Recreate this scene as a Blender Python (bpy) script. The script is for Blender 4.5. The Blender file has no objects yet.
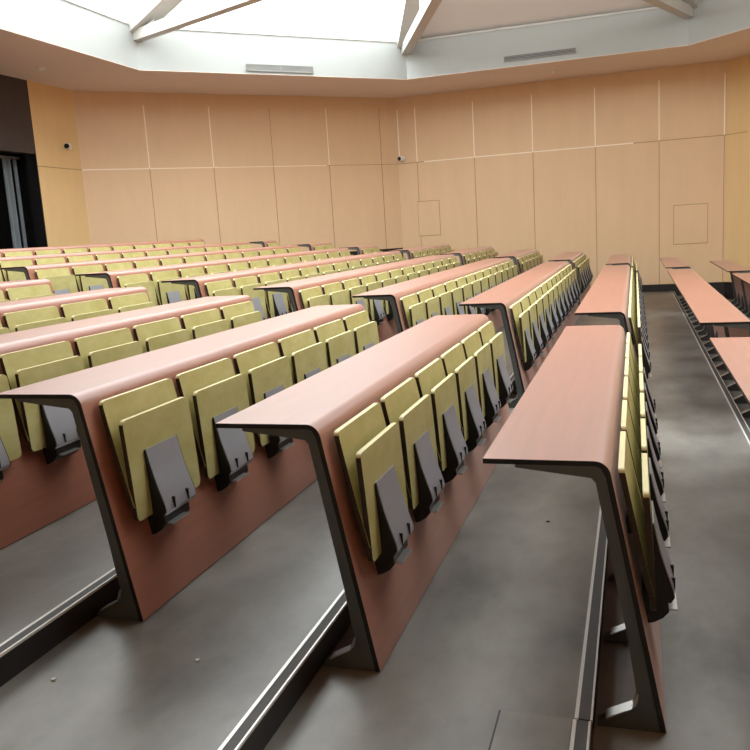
import bpy, bmesh, math, random
from mathutils import Vector, Matrix
random.seed(7)
scene = bpy.context.scene
COL = scene.collection

# ---------------------------------------------------------------- camera
CAM = Vector((-.0819, -3.1629, 1.5387)); FPX = 814.87
def cam_axes(pitch=-9.784, roll=-3.5438, yaw=18.0107):
    a, b, c = (math.radians(v) for v in (pitch, roll, yaw))
    f = Vector((-math.sin(c)*math.cos(a), math.cos(c)*math.cos(a), math.sin(a)))
    r = Vector((math.cos(c), math.sin(c), 0)); u = r.cross(f)
    return r*math.cos(b)+u*math.sin(b), -r*math.sin(b)+u*math.cos(b), f
CR, CU, CF = cam_axes()
cam = bpy.data.objects.new('camera', bpy.data.cameras.new('camera'))
COL.objects.link(cam)
cam.data.sensor_width = 36; cam.data.lens = FPX/750*36; cam.data.clip_start = .02
m = Matrix((CR, CU, -CF)).transposed().to_4x4(); m.translation = CAM
cam.matrix_world = m
scene.camera = cam
def px(x, y, z):
    v = Vector((x, y, z))-CAM; d = v.dot(CF)
    return (375+FPX*v.dot(CR)/d, 375-FPX*v.dot(CU)/d) if d > .05 else (-9999, 9999)

# ---------------------------------------------------------------- sky and exposure
w = bpy.data.worlds.new('overcast_sky'); scene.world = w; w.use_nodes = True
bg = w.node_tree.nodes['Background']
bg.inputs['Color'].default_value = (.97, .985, 1, 1); bg.inputs['Strength'].default_value = 7.9
scene.view_settings.view_transform = 'Standard'; scene.view_settings.look = 'None'
scene.view_settings.exposure = 0.08; scene.view_settings.gamma = 1

CX, CY, RW, RI = -1.72, 6.73, 8.15, 6.19       # octagonal hall: centre, wall and skylight inner radii
ZS, ZF, ZC = 4.46, 5.17, 7.35                  # soffit, skylight curb top, apex
T8 = math.tan(math.pi/8)
def octo(r):                                   # corners counter-clockwise from the east side's south corner
    t = r*T8
    return [Vector((CX+x, CY+y)) for x, y in ((r,-t),(r,t),(t,r),(-t,r),(-r,t),(-r,-t),(-t,-r),(t,-r))]
SIDES = ['east', 'northeast', 'north', 'northwest', 'west', 'southwest', 'south', 'southeast']

# portals guide the sky's light through the skylight openings
OI = octo(RI)
apex = Vector((CX, CY, ZC))
GLAZED = ('northwest', 'west', 'southwest', 'south', 'southeast', 'east')  # unseen southeast and east panes glazed to balance light on the curb

# ---------------------------------------------------------------- materials
def s2l(c):
    return tuple(((v/255)/12.92 if v/255 <= .04045 else ((v/255+.055)/1.055)**2.4) for v in c)+(1,)
def mat(name, rgb, rough=.5, metal=0, spec=.5, var=0, scale=(6,6,6), bump=0, coat=0, rgb2=None, detail=6):
    mt = bpy.data.materials.new(name); mt.use_nodes = True
    nt = mt.node_tree; b = nt.nodes['Principled BSDF']
    b.inputs['Roughness'].default_value = rough; b.inputs['Metallic'].default_value = metal
    b.inputs['Specular IOR Level'].default_value = spec; b.inputs['Coat Weight'].default_value = coat
    b.inputs['Coat Roughness'].default_value = .52
    c = s2l(rgb)
    b.inputs['Base Color'].default_value = c
    tc = nt.nodes.new('ShaderNodeTexCoord'); mp = nt.nodes.new('ShaderNodeMapping')
    mp.inputs['Scale'].default_value = scale
    nt.links.new(tc.outputs['Object'], mp.inputs['Vector'])
    oi = nt.nodes.new('ShaderNodeObjectInfo'); ml = nt.nodes.new('ShaderNodeMath'); ml.operation = 'MULTIPLY'
    ml.inputs[1].default_value = 20
    nt.links.new(oi.outputs['Random'], ml.inputs[0]); nt.links.new(ml.outputs[0], mp.inputs['Location'])
    nz = nt.nodes.new('ShaderNodeTexNoise'); nz.inputs['Scale'].default_value = 1; nz.inputs['Detail'].default_value = detail
    nz.inputs['Roughness'].default_value = .62
    nt.links.new(mp.outputs[0], nz.inputs['Vector'])
    if var or rgb2:
        d = s2l(rgb2) if rgb2 else tuple(v*(1-var) for v in c[:3])+(1,)
        e = c if rgb2 else tuple(min(1, v*(1+var)) for v in c[:3])+(1,)
        rp = nt.nodes.new('ShaderNodeValToRGB')
        rp.color_ramp.elements[0].position = .3; rp.color_ramp.elements[0].color = d
        rp.color_ramp.elements[1].position = .7; rp.color_ramp.elements[1].color = e
        nt.links.new(nz.outputs['Fac'], rp.inputs['Fac']); nt.links.new(rp.outputs[0], b.inputs['Base Color'])
    if bump:
        bp = nt.nodes.new('ShaderNodeBump'); bp.inputs['Strength'].default_value = bump; bp.inputs['Distance'].default_value = .01
        nt.links.new(nz.outputs['Fac'], bp.inputs['Height']); nt.links.new(bp.outputs[0], b.inputs['Normal'])
    return mt
def dusty(mt, w_):
    b = mt.node_tree.nodes['Principled BSDF']; b.inputs['Sheen Weight'].default_value = w_; b.inputs['Sheen Roughness'].default_value = .45; b.inputs['Sheen Tint'].default_value = (1,.86,.76,1)
    return mt
M = dict(
    laminate=dusty(mat('rosewood_laminate', (156,90,62), .44, spec=.9, var=.12, scale=(30,1.6,30), coat=.8), .34),
    black_edge=mat('black_edging', (26,24,24), .45),
    rib=mat('charcoal_steel', (100,106,107), .38, metal=.5, var=.08),
    foot=mat('bright_steel', (205,203,200), .28, metal=.8),
    ply=mat('olive_stained_ply', (200,191,134), .42, scale=(6,6,10), rgb2=(178,168,102)),
    ply_edge=mat('pale_ply_edge', (228,218,165), .5),
    dark_side=mat('dark_side_edge', (58,46,32), .5),  # board sides, darker than their top edge
    bracket=mat('grey_coated_steel', (165,165,169), .4, metal=.3, var=.05),
    black=mat('black_plastic', (20,20,21), .5),
    floor=mat('grey_sheet_flooring', (146,143,136), .36, spec=.6, scale=(1.8,1.1,1.8), rgb2=(86,83,78), detail=10, bump=.06),
    riser=mat('dark_riser', (34,30,29), .45),
    alu=mat('brushed_aluminium', (232,231,226), .35, metal=.35),
    grip=mat('dark_grip_insert', (72,68,66), .6, var=.1, scale=(3,60,3)),
    wood=mat('beech_veneer', (222,188,150), .5, var=.03, scale=(4,4,.8), spec=.4),
    warm_lit_wood=mat('warm_lit_veneer', (226,192,140), .5, var=.03, scale=(4,4,.8), spec=.4),  # same veneer, yellower colour paints in the warm light on these walls
    seam=mat('brown_seam', (172,134,98), .7),
    lit_seam=mat('lit_seam_strip', (250,236,215), .35),  # pale colour stands in for light caught on the seam edges
    base=mat('dark_wall_base', (30,22,20), .5),
    paint=mat('white_paint', (242,238,234), .6),
    curb=mat('grey_white_curb_paint', (171,175,172), .6),
    soffit=mat('soffit_paint', (232,214,202), .7),
    steel_white=mat('white_steel', (196,193,186), .45, var=.03),
    grille=mat('grille_grey', (150,150,146), .5),
    dark_panel=mat('dark_brown_panel', (62,52,50), .55, var=.15, scale=(2,40,2)),
    curtain=mat('grey_curtain', (120,128,134), .8, var=.1, scale=(2,8,2)),
    white_plastic=mat('white_plastic', (232,230,224), .4),
    lens=mat('lens_black', (10,10,12), .1),
)
g = bpy.data.materials.new('skylight_glass'); g.use_nodes = True
nt = g.node_tree; nt.nodes.clear()
o_ = nt.nodes.new('ShaderNodeOutputMaterial'); tr = nt.nodes.new('ShaderNodeBsdfTransparent'); gl = nt.nodes.new('ShaderNodeBsdfGlossy')
tr.inputs[0].default_value = (.93,.95,.95,1); gl.inputs['Roughness'].default_value = .05
mx = nt.nodes.new('ShaderNodeMixShader'); mx.inputs[0].default_value = .05
nt.links.new(tr.outputs[0], mx.inputs[1]); nt.links.new(gl.outputs[0], mx.inputs[2])
nt.links.new(mx.outputs[0], o_.inputs[0]); M['glass'] = g

# ---------------------------------------------------------------- helpers
def obj(name, bm, mats, parent=None, loc=(0,0,0), rz=0, smooth=None):
    me = bpy.data.meshes.new(name)
    bmesh.ops.recalc_face_normals(bm, faces=bm.faces)
    bm.to_mesh(me); bm.free()
    for k in (mats if isinstance(mats, (list, tuple)) else [mats]): me.materials.append(M[k])
    o = bpy.data.objects.new(name, me); COL.objects.link(o)
    o.location = loc; o.rotation_euler.z = rz
    if parent: o.parent = parent
    if smooth:
        me.shade_smooth()
        me.set_sharp_from_angle(angle=math.radians(smooth))
    return o
def struct(o): o['kind'] = 'structure'; return o
def tag(o, label, cat, group=None):
    o['label'] = label; o['category'] = cat
    if group: o['group'] = group
    return o
def empty(name, loc, rz=0):
    o = bpy.data.objects.new(name, None); COL.objects.link(o); o.empty_display_size = .1
    o.location = loc; o.rotation_euler.z = rz; return o
def box(bm, x0, x1, y0, y1, z0, z1, mi=0):
    vs = [bm.verts.new((x, y, z)) for x in (x0, x1) for y in (y0, y1) for z in (z0, z1)]
    for f in ((0,1,3,2),(4,6,7,5),(0,4,5,1),(2,3,7,6),(0,2,6,4),(1,5,7,3)):
        bm.faces.new([vs[i] for i in f]).material_index = mi
    return vs
def prism(bm, pts, a, b, fn, mi=0, cap=None, edge=None):
    """closed outline pts swept from a to b; fn(p, t) gives the 3D point"""
    A = [bm.verts.new(fn(p, a)) for p in pts]; B = [bm.verts.new(fn(p, b)) for p in pts]
    n = len(pts)
    for i in range(n):
        bm.faces.new((A[i], A[(i+1) % n], B[(i+1) % n], B[i])).material_index = mi if edge is None else edge[i]
    c = mi if cap is None else cap
    bm.faces.new(A).material_index = c; bm.faces.new(B[::-1]).material_index = c
def bar(bm, p, q, wd, ht, mi=0):
    p, q = Vector(p), Vector(q); d = (q-p).normalized()
    s = d.cross(Vector((0,0,1))).normalized(); u = s.cross(d)
    c = [s*a*wd/2+u*b*ht/2 for a, b in ((-1,-1),(1,-1),(1,1),(-1,1))]
    A = [bm.verts.new(p+v) for v in c]; B = [bm.verts.new(q+v) for v in c]
    for i in range(4): bm.faces.new((A[i], A[(i+1)%4], B[(i+1)%4], B[i])).material_index = mi
    bm.faces.new(A).material_index = mi; bm.faces.new(B[::-1]).material_index = mi
def cyl(bm, c, r, h, axis='z', n=20, r2=None, mi=0):
    r2 = r if r2 is None else r2; A = []; B = []
    for i in range(n):
        t = 2*math.pi*i/n; ca, sa = math.cos(t), math.sin(t)
        f = {'z': lambda a, b, d: (a, b, d), 'x': lambda a, b, d: (d, a, b), 'y': lambda a, b, d: (a, d, b)}[axis]
        A.append(bm.verts.new(Vector(c)+Vector(f(r*ca, r*sa, 0)))); B.append(bm.verts.new(Vector(c)+Vector(f(r2*ca, r2*sa, h))))
    for i in range(n): bm.faces.new((A[i], A[(i+1)%n], B[(i+1)%n], B[i])).material_index = mi
    bm.faces.new(A).material_index = mi; bm.faces.new(B[::-1]).material_index = mi

# ---------------------------------------------------------------- setting: tiered floor
S, H, HT = .8994, .0985, .8485         # row spacing, tier height, desk height above its own floor
NOSE = .21                              # riser stands this far behind the bench foot
KTOP, KLOW = 8, -2
def rx(k): return -k*S
bm = bmesh.new()
edges = []
for k in range(KLOW-1, KTOP+2):         # tread k at height k*H
    x0 = rx(k)-NOSE if k <= KTOP else -10.6
    x1 = rx(k-1)-NOSE if k > KLOW-1 else 6.7
    edges.append((k, x0, x1))
Y0, Y1 = -4.8, 15.1
for k, x0, x1 in edges:
    z = k*H
    v = [bm.verts.new(p) for p in ((x0,Y0,z),(x1,Y0,z),(x1,Y1,z),(x0,Y1,z))]
    bm.faces.new(v).material_index = 0
    if k > KLOW-1:                      # riser down to tread k-1
        v = [bm.verts.new(p) for p in ((x1,Y0,z-H),(x1,Y1,z-H),(x1,Y1,z),(x1,Y0,z))]
        bm.faces.new(v).material_index = 1
box(bm, -10.6, 6.7, Y0, Y1, -.75, -.45, 0)
struct(obj('floor', bm, ['floor', 'riser']))

def oct_y(x, r=RW):                     # y range of the hall at a given x
    t = r*T8; dx = abs(x-CX)
    hi = CY+(r if dx <= t else r-(dx-t))
    lo = CY-(r if dx <= t else r-(dx-t))
    return lo, hi
n = 0
for k in range(KLOW, KTOP+2):           # nosing on the edge above riser x = rx(k-1)-NOSE, top height k*H
    xe = rx(k-1)-NOSE; z = k*H
    lo, hi = oct_y(xe)
    if -3.5 < xe < 1.6: lo = -4.6
    segs = [(lo, -.928), (-.922, hi)] if k == 1 else [(lo, hi)]
    for a, b in segs:
        bm = bmesh.new(); n += 1
        off = .004 if b < 0 else 0
        box(bm, xe-.050-off, xe-.039-off, a, b, z-.001, z+.004, 0)
        box(bm, xe-.039-off, xe-.005-off, a, b, z-.001, z+.003, 1)
        box(bm, xe-.005-off, xe+.001-off, a, b, z-.006, z+.004, 0)
        struct(obj('trim_%d' % n, bm, ['alu', 'grip']))

# ---------------------------------------------------------------- setting: walls
OW = octo(RW)
def wallmesh(bm, p, q, z0, z1, th=.2, mi=0, inset=0):
    p, q = Vector(p), Vector(q); d = (q-p).normalized(); nrm = Vector((d.y, -d.x))   # outward for ccw order
    a, b, c, e = p-nrm*inset, q-nrm*inset, q+nrm*th, p+nrm*th
    prism(bm, [a, b, c, e], z0, z1, lambda v, t: (v.x, v.y, t), mi)
for i, nm in enumerate(SIDES):
    p, q = OW[i], OW[(i+1) % 8]
    bm = bmesh.new()
    if nm == 'west':                    # ccw: from north corner to south corner, dark opening between
        for a, b in ((10.105, 8.9), (4.56, 3.355)):
            wallmesh(bm, (p.x, a), (p.x, b), -.5, ZS)
        wallmesh(bm, (p.x, 8.9), (p.x, 4.56), -.5, 9*H)
        struct(obj('wall_west', bm, ['warm_lit_wood']))
        bm = bmesh.new()
        wallmesh(bm, (p.x, 8.9), (p.x, 4.56), 3.25, ZS, th=.15)
        struct(obj('trim_dark_header', bm, ['dark_panel']))
        continue
    if nm == 'northwest':
        wallmesh(bm, p, q, 1.2, ZS)
        wallmesh(bm, p, q, -.5, 1.2, mi=1)
        struct(obj('wall_northwest', bm, ['wood', 'base'])); continue
    if nm == 'south':                   # recess where the entrance is
        wallmesh(bm, p, (-3.6, p.y), -.5, ZS)
        wallmesh(bm, (-3.6, p.y), (-3.6, -4.6), -.5, ZS); wallmesh(bm, (-3.6, -4.6), (1.65, -4.6), -.5, ZS)
        wallmesh(bm, (1.65, -4.6), (1.65, p.y), -.5, ZS)
        struct(obj('wall_south', bm, ['wood'])); continue
    wallmesh(bm, p, q, -.5, ZS)
    struct(obj('wall_'+nm, bm, ['warm_lit_wood' if nm in ('northeast', 'east') else 'wood']))

# dark skirting where the panelling meets the lower tiers
bm = bmesh.new(); wallmesh(bm, (1.655, 14.88), (-5.09, 14.88), -.45, .15, th=0, inset=.012); struct(obj('baseboard_north', bm, 'base'))
bm = bmesh.new(); wallmesh(bm, OW[1], OW[2], -.45, .15, th=0, inset=.012); struct(obj('baseboard_northeast', bm, 'base'))

# panel seams
tn = [100]
def seam(p, q, z0, z1, wd, m_, nrm):
    """thin strip on the wall; vertical when p == q"""
    bm = bmesh.new(); p, q, nrm = Vector(p), Vector(q), Vector(nrm).normalized()
    d = Vector((-nrm.y, nrm.x))
    if (q-p).length < 1e-6: p, q = p-d*wd/2, p+d*wd/2
    a, b, c, e = p, q, q+nrm*.006, p+nrm*.006
    prism(bm, [a, b, c, e], z0, z1, lambda v, t: (v.x, v.y, t))
    tn[0] += 1
    struct(obj('trim_%d' % tn[0], bm, m_))
ny, nd, nx = (0,-1), (1,-1), (1,0)
for x in (-4.66, -3.38, -2.13, -.85, .40, 1.62):
    seam((x,14.88), (x,14.88), 3.05, 4.22, .020, 'lit_seam', ny)
    seam((x,14.88), (x,14.88), .15, 3.05, .012, 'seam', ny)
seam((-5.06,14.88), (-5.06,14.88), 3.05, 4.2, .02, 'lit_seam', ny)
seam((-5.09,14.88), (-4.5,14.88), 3.04, 3.055, 0, 'seam', ny)
seam((-4.5,14.88), (-.1,14.88), 3.04, 3.06, 0, 'lit_seam', ny)
seam((-.1,14.88), (1.655,14.88), 3.04, 3.055, 0, 'seam', ny)
pw, qw = OW[4], OW[3]                   # northwest wall from its west corner to its north corner
dd = (qw-pw).normalized()
for i, t in enumerate((1.25, 2.52, 3.79, 5.06, 6.33)):
    c = pw+dd*t
    if i != 2 and i != 4: seam(c, c, 3.05, 4.22, .018, 'lit_seam', nd)
    else: seam(c, c, 3.05, 4.22, .008, 'seam', nd)
    seam(c, c, 1.2, 3.05, .012, 'seam', nd)
seam(pw, pw+dd*2.6, 3.04, 3.055, 0, 'lit_seam', nd)
seam(pw+dd*2.6, pw+dd*5.0, 3.04, 3.05, 0, 'lit_seam', nd)
seam(pw+dd*5.0, qw, 3.04, 3.05, 0, 'seam', nd)
seam((-9.87,8.9), (-9.87,10.1), 3.04, 3.052, 0, 'seam', nx)
seam((2.0,14.53), (1.66,14.87), 3.04, 3.052, 0, 'seam', (-1,-1))

# flush access hatches in the panelling
def wall_hatch(x0, x1, z0, z1, label):
    bm = bmesh.new(); y = 14.88
    for a, b, c, d in ((x0,x1,z1-.012,z1),(x0,x1,z0,z0+.014),(x0,x0+.01,z0,z1),(x1-.01,x1,z0,z1)):
        box(bm, a, b, y-.008, y, c, d, 1)
    box(bm, x0+.01, x1-.01, y-.010, y, z0+.014, z1-.012, 0)
    tag(obj('wall_hatch', bm, ['wood', 'seam']), label, 'hatch')
wall_hatch(.67, 1.33, .95, 1.75, 'flush square veneer access hatch low on the panelled back wall at far right')
wall_hatch(-4.7, -4.2, 1.43, 2.2, 'flush veneer access hatch near the left corner of the right-hand panelled wall')

# ---------------------------------------------------------------- setting: soffit, curb, roof
bm = bmesh.new()
for i in range(8):
    OA, OB = octo(RI+.2), octo(RW+.25)
    prism(bm, [OI[i], OI[(i+1)%8], OA[(i+1)%8], OA[i]], ZS, ZS+.008, lambda v, t: (v.x, v.y, t))
    prism(bm, [OA[i], OA[(i+1)%8], OB[(i+1)%8], OB[i]], ZS, ZS+.12, lambda v, t: (v.x, v.y, t))
box(bm, -3.8, 1.85, -4.8, -1.42, ZS, ZS+.12)
struct(obj('ceiling', bm, 'soffit'))
bm = bmesh.new()
for i in range(8):
    a, b = OI[i], OI[(i+1)%8]; O2 = octo(RI+.2)
    prism(bm, [a, b, O2[(i+1)%8], O2[i]], ZS+.008, ZF, lambda v, t: (v.x, v.y, t))
struct(obj('trim_skylight_curb', bm, 'curb'))
bm = bmesh.new(); OC = octo(RI-.02)
for i in range(8):
    prism(bm, [OC[i], OC[(i+1)%8], OI[(i+1)%8], OI[i]], ZF-.035, ZF, lambda v, t: (v.x, v.y, t))
struct(obj('trim_curb_cap', bm, 'steel_white'))
OG = octo(RI+.2)
for i, nm in enumerate(SIDES):
    a, b = OG[i], OG[(i+1)%8]; z = ZF-.02
    A, B = Vector((a.x,a.y,z)), Vector((b.x,b.y,z))
    bm = bmesh.new(); th = .03 if nm in GLAZED else .15
    v = [bm.verts.new(p+Vector((0,0,q))) for q in (0, th) for p in (A, B, apex)]
    for f in ((0,1,2),(3,5,4),(0,3,4,1),(1,4,5,2),(2,5,3,0)): bm.faces.new([v[j] for j in f])
    if nm in GLAZED: struct(obj('window_%d' % (i+1), bm, 'glass'))
    else: struct(obj('ceiling_'+nm, bm, 'paint'))
    if nm in GLAZED:                    # sky portal just outside the pane
        ld = bpy.data.lights.new('sky_portal', 'AREA'); ld.shape = 'RECTANGLE'
        mid = (A+B)/2; ctr = (mid+apex)/2; L = (apex-mid).length
        ld.size = (B-A).length; ld.size_y = L
        lo = bpy.data.objects.new('sky_portal', ld); COL.objects.link(lo)
        yv = (apex-mid).normalized(); xv = (B-A).normalized(); zv = xv.cross(yv).normalized()
        if zv.z < 0: xv = -xv; zv = -zv
        R = Matrix((xv, yv, zv)).transposed().to_4x4(); R.translation = ctr+zv*.15
        lo.matrix_world = R; ld.cycles.is_portal = True
# roof steel: ties to the centre and hip rafters, one pair at each corner
WHERE = {4: 'left end of the skylight', 3: 'middle corner of the white curb', 2: 'right corner of the white curb'}
for i in range(8):
    c = OI[i]; dirc = (Vector((CX, CY))-c).normalized()
    p = Vector((c.x+dirc.x*.02, c.y+dirc.y*.02, 5.0)); pc = Vector((CX, CY, 5.0))
    t = empty('roof_truss', (c.x, c.y, ZF))
    e = dirc.to_3d()
    def part(name, fn):
        bm = bmesh.new(); fn(bm)
        bmesh.ops.translate(bm, verts=bm.verts, vec=(-c.x, -c.y, -ZF))
        return obj(name, bm, 'steel_white', t)
    part('tie_beam', lambda bm: bar(bm, p, pc-e*.25, .17, .17))
    part('hip_rafter', lambda bm: bar(bm, p+Vector((0,0,.16)), apex-e*.25-Vector((0,0,.26)), .34, .26))
    part('gusset_plate', lambda bm: bar(bm, p+Vector((0,0,.07)), p+e*.5+Vector((0,0,.14)), .02, .20))
    part('post', lambda bm: bar(bm, p+e*2.2, p+e*2.25+Vector((0,0,.78)), .06, .06))
    if i in WHERE: tag(t, 'white steel tie beam and rafter at the %s' % WHERE[i], 'roof truss', 'white steel roof trusses under the skylight')
    else: t.name = 'trim_roof_truss'; struct(t)
bm = bmesh.new(); cyl(bm, (CX, CY, 4.9), .26, 2.35, n=16)
struct(obj('trim_roof_hub', bm, 'steel_white'))

# ---------------------------------------------------------------- dark projection opening in the west wall
bm = bmesh.new(); z0 = 9*H
box(bm, -11.3, -11.2, 4.4, 9.2, z0, 3.4); box(bm, -11.3, -10.07, 9.06, 9.2, z0, 3.4); box(bm, -11.3, -10.07, 4.4, 4.5, z0, 3.4)
box(bm, -11.3, -10.07, 4.4, 9.2, 3.3, 3.4); box(bm, -11.3, -10.07, 4.4, 9.2, z0-.1, z0)
box(bm, -10.1, -9.868, 8.885, 8.903, z0, ZS-.001)
struct(obj('wall_booth', bm, 'black'))
def curtain(y0, y1, label, x=-10.35):
    bm = bmesh.new(); N = 36
    pts = []
    for j in range(N+1):
        t = j/N; pts.append((x+.035*math.sin(t*(y1-y0)*52), y0+(y1-y0)*t))
    for j in range(N):
        (xa, ya), (xb, yb) = pts[j], pts[j+1]
        box(bm, min(xa,xb)-.004, max(xa,xb)+.004, ya, yb, z0+.02, 3.2)
    bm2 = bmesh.new()
    A = []
    for s_ in (0, .008):
        for zz in (z0+.02, 3.2): A.append([bm2.verts.new((xx+s_, yy, zz)) for xx, yy in pts])
    for j in range(N):
        for a, b in ((0,1),(2,3),(0,2),(1,3)):
            bm2.faces.new((A[a][j], A[a][j+1], A[b][j+1], A[b][j]))
    for j in (0, N): bm2.faces.new((A[0][j], A[1][j], A[3][j], A[2][j]))
    bm.free()
    tag(obj('curtain', bm2, 'curtain', smooth=60), label, 'curtain', 'grey curtains in the dark opening')
curtain(8.61, 8.79, 'wide pale grey curtain fold hanging in the dark opening at far left')
curtain(8.87, 8.98, 'narrow grey curtain fold between the wide fold and the opening edge')
bm = bmesh.new(); box(bm, -10.40, -10.30, 8.45, 9.0, 3.2, 3.24)
tag(obj('curtain_rail', bm, 'bracket'), 'short grey rail carrying the curtains in the dark opening', 'curtain rail')

# ---------------------------------------------------------------- fittings on walls and ceiling
def vent(p, q, z0, z1, nrm, label, split):
    p, q, nrm = Vector(p), Vector(q), Vector(nrm).normalized(); L = (q-p).length; d = (q-p)/L
    t = empty('air_vent', (*(((p+q)/2)+nrm*.0), (z0+z1)/2), math.atan2(d.y, d.x))
    tag(t, label, 'air vent', 'air vents in the white skylight curb')
    h = (z1-z0)/2; sgn = 1 if Vector((-d.y, d.x)).dot(nrm) > 0 else -1
    def b2(bm, x0, x1, a, b, zz0, zz1): box(bm, x0, x1, min(a*sgn, b*sgn), max(a*sgn, b*sgn), zz0, zz1)
    bm = bmesh.new(); b2(bm, -L/2, L/2, .001, .006, -h, h); obj('backing', bm, 'black', t)
    bm = bmesh.new()
    for a, b, c, e in ((-L/2,L/2,h-.012,h),(-L/2,L/2,-h,-h+.012),(-L/2,-L/2+.012,-h,h),(L/2-.012,L/2,-h,h)): b2(bm, a, b, .0, .02, c, e)
    if split: b2(bm, -.01, .01, 0, .02, -h, h)
    obj('frame', bm, 'grille', t)
    bm = bmesh.new(); ns = 5 if split else 3
    for j in range(ns):
        zc = -h+.012+(2*h-.024)*(j+.5)/ns; b2(bm, -L/2+.012, L/2-.012, .004, .015, zc-.006, zc+.006)
    obj('louvre', bm, 'grille', t)
vent((-6.59,10.60), (-5.68,11.51), 4.51, 4.63, (1,-1), 'two-section grey air vent in the white curb on the left', True)
vent((-2.39,12.92), (-1.08,12.92), 4.56, 4.66, (0,-1), 'long slim grey slot vent in the white curb right of centre', False)
def smoke(x, y, label):
    bm = bmesh.new(); cyl(bm, (0,0,-.012), .075, .012); cyl(bm, (0,0,-.045), .045, .033, r2=.06)
    tag(obj('smoke_detector', bm, 'white_plastic', loc=(x,y,ZS)), label, 'smoke detector', 'smoke detectors on the soffit')
smoke(-9.06, 8.26, 'round smoke detector on the tan soffit above the dark opening')
smoke(-1.58, 13.85, 'round smoke detector on the tan soffit under the long slot vent')
def cctv(x, y, z, rz, label):
    t = empty('security_camera', (x,y,z), rz); tag(t, label, 'camera', 'small white security cameras on the walls')
    bm = bmesh.new(); box(bm, -.05, .05, 0, .03, -.05, .05); obj('mount', bm, 'white_plastic', t)
    bm = bmesh.new(); cyl(bm, (0,.03,0), .06, .10, axis='y', r2=.054); obj('housing', bm, 'white_plastic', t, smooth=40)
    bm = bmesh.new(); cyl(bm, (0,.13,0), .044, .012, axis='y'); obj('lens', bm, 'lens', t)
cctv(-9.87, 9.80, 3.44, -2.73, 'small white camera high on the warm-lit wood panel beside the dark opening')
cctv(-4.97, 14.88, 3.15, math.pi-.5, 'small white camera in the corner at the seam line of the back wall')

# hatch in the floor beside the second near desk end
bm = bmesh.new(); box(bm, -.475, -.265, -1.9, -.93, H, H+.006, 0); box(bm, -.482, -.2655, -1.907, -.923, H, H+.0015, 1)
tag(obj('floor_hatch', bm, ['floor', 'black']), 'grey floor plate beside the metal step edging in the near aisle', 'floor plate')

def scrap(x, y, z, r, m_, name, label, cat, sd):
    rd = random.Random(sd); bm = bmesh.new()
    pts = [(r*rd.uniform(.6,1.2)*math.cos(t*math.pi/4), r*rd.uniform(.5,1)*math.sin(t*math.pi/4)) for t in range(8)]
    prism(bm, pts, .0005, .004, lambda p, t: (p[0]*(1-t*20), p[1]*(1-t*20), t+p[0]*.1+r*.12 if t > .002 else t))
    tag(obj(name, bm, m_, loc=(x, y, z)), label, cat)
scrap(-1.8625, -1.2002, 2*H, .011, 'white_plastic', 'paper_scrap', 'tiny white paper scrap on the grey floor, nearest the bottom left', 'scrap', 3)
scrap(-1.4554, -1.0003, 2*H, .011, 'white_plastic', 'paper_scrap', 'tiny white paper scrap on the grey floor between the two left bench ends', 'scrap', 4)
scrap(-.4962, .7065, H, .009, 'black', 'floor_crumb', 'tiny black crumb on the grey floor under the front right desktop', 'crumb', 5)
# ---------------------------------------------------------------- bench desks
LEAN, DW, TH = .1597, .3667, .016
def panel_x(z): return -LEAN*z/HT
def desk_profile():
    """outer line from tip over the bend down to the foot, then back along the inside"""
    K = Vector((-LEAN, HT)); d1 = Vector((-1,0)); d2 = Vector((LEAN,-HT)).normalized()
    r = .048; ang = math.acos(max(-1,min(1,d1.dot(d2)))); t = r/math.tan(ang/2)
    cdir = (d1+d2).normalized(); cc = K+cdir*(r/math.sin(ang/2))
    a0 = (K+d1*t-cc); a1 = (K+d2*t-cc)
    outer = [Vector((-LEAN-DW, HT))]
    n = 7; A0 = math.atan2(a0.y, a0.x); A1 = math.atan2(a1.y, a1.x)
    for i in range(n+1):
        a = A0+(A1-A0)*i/n; outer.append(cc+Vector((math.cos(a), math.sin(a)))*r)
    outer.append(Vector((0, 0.004)))
    inner = [Vector((-TH/ math.cos(0), .004))]
    for i in range(n, -1, -1):
        a = A0+(A1-A0)*i/n; inner.append(cc+Vector((math.cos(a), math.sin(a)))*(r-TH))
    inner.append(Vector((-LEAN-DW, HT-TH)))
    return outer, inner, n
def top_mesh(L):
    bm = bmesh.new(); o, i, n = desk_profile(); pts = o+i
    edge = [0]*len(pts); edge[len(o)-1] = 1; edge[len(pts)-1] = 1
    A = [bm.verts.new((p.x, 0, p.y)) for p in pts]; B = [bm.verts.new((p.x, L, p.y)) for p in pts]; N = len(pts)
    for j in range(N): bm.faces.new((A[j], A[(j+1)%N], B[(j+1)%N], B[j])).material_index = edge[j]
    m_ = len(o)
    for X in (A, B):                    # end caps as strips
        for j in range(m_-1): bm.faces.new((X[j], X[j+1], X[N-2-j], X[N-1-j])).material_index = 1
    return bm
def rib_mesh():
    pts = [(-.43,HT-TH-.001), (-.43,HT-TH-.010), (-.208,.796), (-.196,.782), (-.110,.30), (-.084,.115), (-.086,.082), (-.095,.072), (-.175,.032), (-.200,.018), (-.200,0.001), (-TH-.001,.001)]
    pts += [(panel_x(z)-TH*1.02, z) for z in (.2,.5,.795)]
    pts += [(-.185,.832), (-.20,HT-TH-.001)]
    bm = bmesh.new(); prism(bm, pts, -.014, .014, lambda p, t: (p[0], t, p[1]))
    return bm
def low_mesh():
    pts = [(-.086,.20), (-.080,.115), (-.086,.082), (-.095,.072), (-.175,.032), (-.200,.018), (-.200,0.001), (-TH-.001,.001)]
    pts += [(panel_x(z)-TH*1.02, z) for z in (.12,.27)]+[(-.074,.27)]
    bm = bmesh.new(); prism(bm, pts, -.014, .014, lambda p, t: (p[0], t, p[1]))
    return bm
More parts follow.
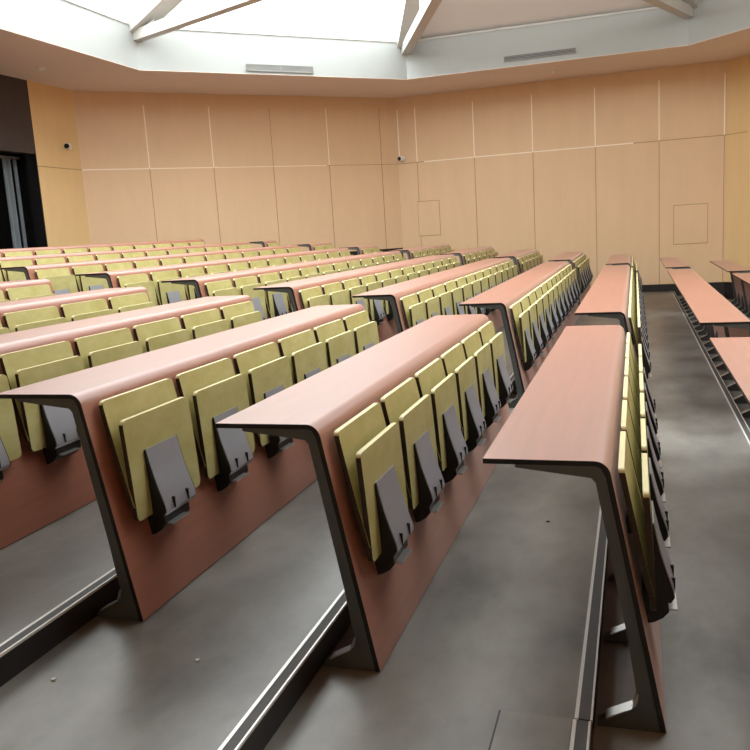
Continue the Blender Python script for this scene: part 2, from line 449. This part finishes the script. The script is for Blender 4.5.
def flange_mesh():
    bm = bmesh.new()
    line = [(-.079,.125), (-.081,.108), (-.086,.088), (-.097,.077), (-.176,.037)]
    low = [(x-.001, z-.005) for x, z in line]
    prism(bm, line+[(line[-1][0]+.002, line[-1][1]-.005)]+[(a-.004,b-.0045) for a, b in line[-2::-1]], -.024, .024, lambda p, t: (p[0], t, p[1]))
    return bm
PITCH = .54
rib_src = flange_src = None
ORD = ['first', 'second', 'third', 'fourth', 'fifth', 'sixth', 'seventh', 'eighth', 'ninth', 'tenth', 'eleventh', 'twelfth']
BLOCK = {1: (-.79, 6, 'near'), 2: (3.256, 12, 'middle'), 3: (10.44, 6, 'far')}
top_cache = {}
def desk(k, b, nseat, label):
    global rib_src, flange_src
    y0 = BLOCK[b][0]; L = nseat*PITCH+(.0 if b != 2 else .16)
    t = empty('bench_desk', (rx(k), y0, k*H))
    tag(t, label, 'desk', 'long rosewood bench desks on the tiers')
    if L in top_cache:
        o = top_cache[L].copy(); COL.objects.link(o); o.parent = t
    else:
        o = obj('desktop', top_mesh(L), ['laminate', 'black_edge'], t, smooth=30); top_cache[L] = o
    for j in range(nseat+1):
        if rib_src is None:
            r = rib_src = obj('support_rib', rib_mesh(), 'rib', t); f = flange_src = obj('foot_flange', flange_mesh(), 'foot', r)
            f['label'] = 'bright steel foot flange'
        else:
            full = j in (0, nseat) or (nseat > 6 and j % 4 == 0) or (nseat == 6 and j == 3)
            if not full and 'low' not in top_cache:
                r = top_cache['low'] = obj('foot_bracket', low_mesh(), 'rib', t)
            else:
                r = (rib_src if full else top_cache['low']).copy(); COL.objects.link(r); r.parent = t
            f = flange_src.copy(); COL.objects.link(f); f.parent = r
        r.location = (0, .016+(L-.032)*j/nseat, 0)
    return t

# ---------------------------------------------------------------- folding seats
def board(zs, hw, xf, th, corner=.022):
    """upright board: zs levels, half width hw, xf(z) outer face; rounded corners"""
    z0, z1 = zs; bm = bmesh.new(); lv = []
    n = 4
    for i in range(n+1):
        a = math.pi/2*i/n; lv.append((z0+corner*(1-math.cos(a)), hw-corner*(1-math.sin(a))))
    m_ = 6
    for i in range(1, m_): lv.append((z0+corner+(z1-z0-2*corner)*i/m_, hw))
    for i in range(n+1):
        a = math.pi/2*(1-i/n); lv.append((z1-corner*(1-math.cos(a)), hw-corner*(1-math.sin(a))))
    F = [[bm.verts.new((xf(z), s*h, z)) for s in (-1, 1)] for z, h in lv]
    Bk = [[bm.verts.new((xf(z)-th, s*h, z)) for s in (-1, 1)] for z, h in lv]
    for i in range(len(lv)-1):
        bm.faces.new((F[i][0], F[i][1], F[i+1][1], F[i+1][0])).material_index = 0
        bm.faces.new((Bk[i][0], Bk[i+1][0], Bk[i+1][1], Bk[i][1])).material_index = 0
        for s in (0, 1): bm.faces.new((F[i][s], F[i+1][s], Bk[i+1][s], Bk[i][s])).material_index = 1 if i >= len(lv)-2-n//2 else 2
    for X in (0, -1): bm.faces.new((F[X][0], F[X][1], Bk[X][1], Bk[X][0])).material_index = 1
    return bm
SO = Vector((-.05, 0, .27))             # seat origin relative to the bench foot
def make_seat():
    t = empty('folding_seat', (0,0,0))
    def P(name, bm, mats, parent=t, smooth=None):
        if parent is t: bmesh.ops.translate(bm, verts=bm.verts, vec=-SO)
        else: bmesh.ops.translate(bm, verts=bm.verts, vec=-SO)
        return obj(name, bm, mats, parent, smooth=smooth)
    P('backrest', board((.40, .808), .238, lambda z: panel_x(z)+.036+.010*((.80-z)/.4)**2, .018), ['ply', 'ply_edge', 'dark_side'], smooth=40)
    for s in (-.12, .12):
        bm = bmesh.new(); box(bm, panel_x(.6)-.001, panel_x(.6)+.024, s-.02, s+.02, .57, .63)
        P('back_spacer', bm, 'black')
    sx = lambda z: -.026-.020*max(0, (z-.36)/.37)**1.3
    sp = P('seat_pan', board((.352, .733), .230, sx, .018, .024), ['ply', 'ply_edge', 'dark_side'], smooth=40)
    # curved grey support plate under the pan
    cur = [(-.030,.602), (-.022,.56), (-.008,.50), (.010,.44), (.028,.385), (.032,.360), (.022,.343)]
    bm = bmesh.new(); W = .108; YO = -.018
    def row(pts): return [(x, z) for x, z in pts]
    th = .005
    F = [[bm.verts.new((x, y, z)) for y in (YO-W, YO+W)] for x, z in cur]
    G = [[bm.verts.new((x-th, y, z-.001)) for y in (YO-W, YO+W)] for x, z in cur]
    for i in range(len(cur)-1):
        bm.faces.new((F[i][0], F[i][1], F[i+1][1], F[i+1][0])); bm.faces.new((G[i][0], G[i+1][0], G[i+1][1], G[i][1]))
        for s in (0, 1): bm.faces.new((F[i][s], F[i+1][s], G[i+1][s], G[i][s]))
    for X in (0, -1): bm.faces.new((F[X][0], F[X][1], G[X][1], G[X][0]))
    P('support_plate', bm, 'bracket', sp, 35)
    bm = bmesh.new()                    # dark cheeks closing the wedge between plate and pan
    side = [(x-.003, z) for x, z in cur]+[(sx(.352), .345)]+[(sx(z)+.001, z) for z in (.40,.48,.56,.597)]
    bm.free()
    for s in (YO-W-.007, YO+W-.003):
        bm = bmesh.new(); prism(bm, side, s, s+.010, lambda p, t_: (p[0], t_, p[1]))
        P('cheek_plate', bm, 'black', sp)
    for s in (YO-.05, YO+.05):          # slots near the hinge
        bm = bmesh.new(); box(bm, .014, .0345, s-.003, s+.003, .360, .402)
        P('hinge_slot', bm, 'black', sp)
    bm = bmesh.new()                    # hinge housing on the panel
    hp = [(panel_x(.36)-.002,.36), (-.005,.352), (.012,.335), (.014,.305), (-.004,.284), (-.030,.268), (panel_x(.262)-.002,.262)]
    prism(bm, hp, YO-.1, YO+.08, lambda p, t_: (p[0], t_, p[1]))
    hm = P('hinge_housing', bm, 'black')
    bm = bmesh.new(); box(bm, -.01, .040, YO-.085, YO+.035, .304, .310)
    P('hinge_ledge', bm, 'foot', hm)
    return t
seat0 = make_seat(); used = [False]
def copy_tree(o, parent=None):
    c = o.copy(); COL.objects.link(c); c.parent = parent
    for ch in list(o.children): copy_tree(ch, c)
    return c

# ---------------------------------------------------------------- place everything
ROWS = {1: range(-1, 6), 2: range(-2, 9), 3: range(-2, 8)}
SHORT = {(3,5): 2, (3,6): 2, (3,7): 1}
for b, ks in ROWS.items():
    y0, ns0, word = BLOCK[b]
    for i, k in enumerate(ks):
        ns = SHORT.get((b, k), ns0)
        n = len(list(ks))
        pos = ('rightmost' if i == 0 else ORD[i]+' from right')
        if i == n-1: pos = 'leftmost'
        desk(k, b, ns, 'rosewood bench desk with steel ribs, %s in the %s block' % (pos, word))
        if k < 0: continue
        L = ns*PITCH+(.16 if b == 2 else 0); p = (L-.085)/ns
        for j in range(ns):
            yc = y0+.055+.249+p*j
            if px(rx(k)-.1, yc+.25, k*H+.8)[0] < -60: continue
            t = seat0 if not used[0] else copy_tree(seat0)
            used[0] = True
            t.location = Vector((rx(k), yc, k*H))+SO
            pos2 = 'rightmost bench' if i == 0 else ('leftmost bench' if i == n-1 else 'bench %s' % pos)
            tag(t, 'olive folding seat, %s from near end, %s, %s block' % (ORD[j], pos2, word), 'seat', 'olive folding seats along the bench desks')
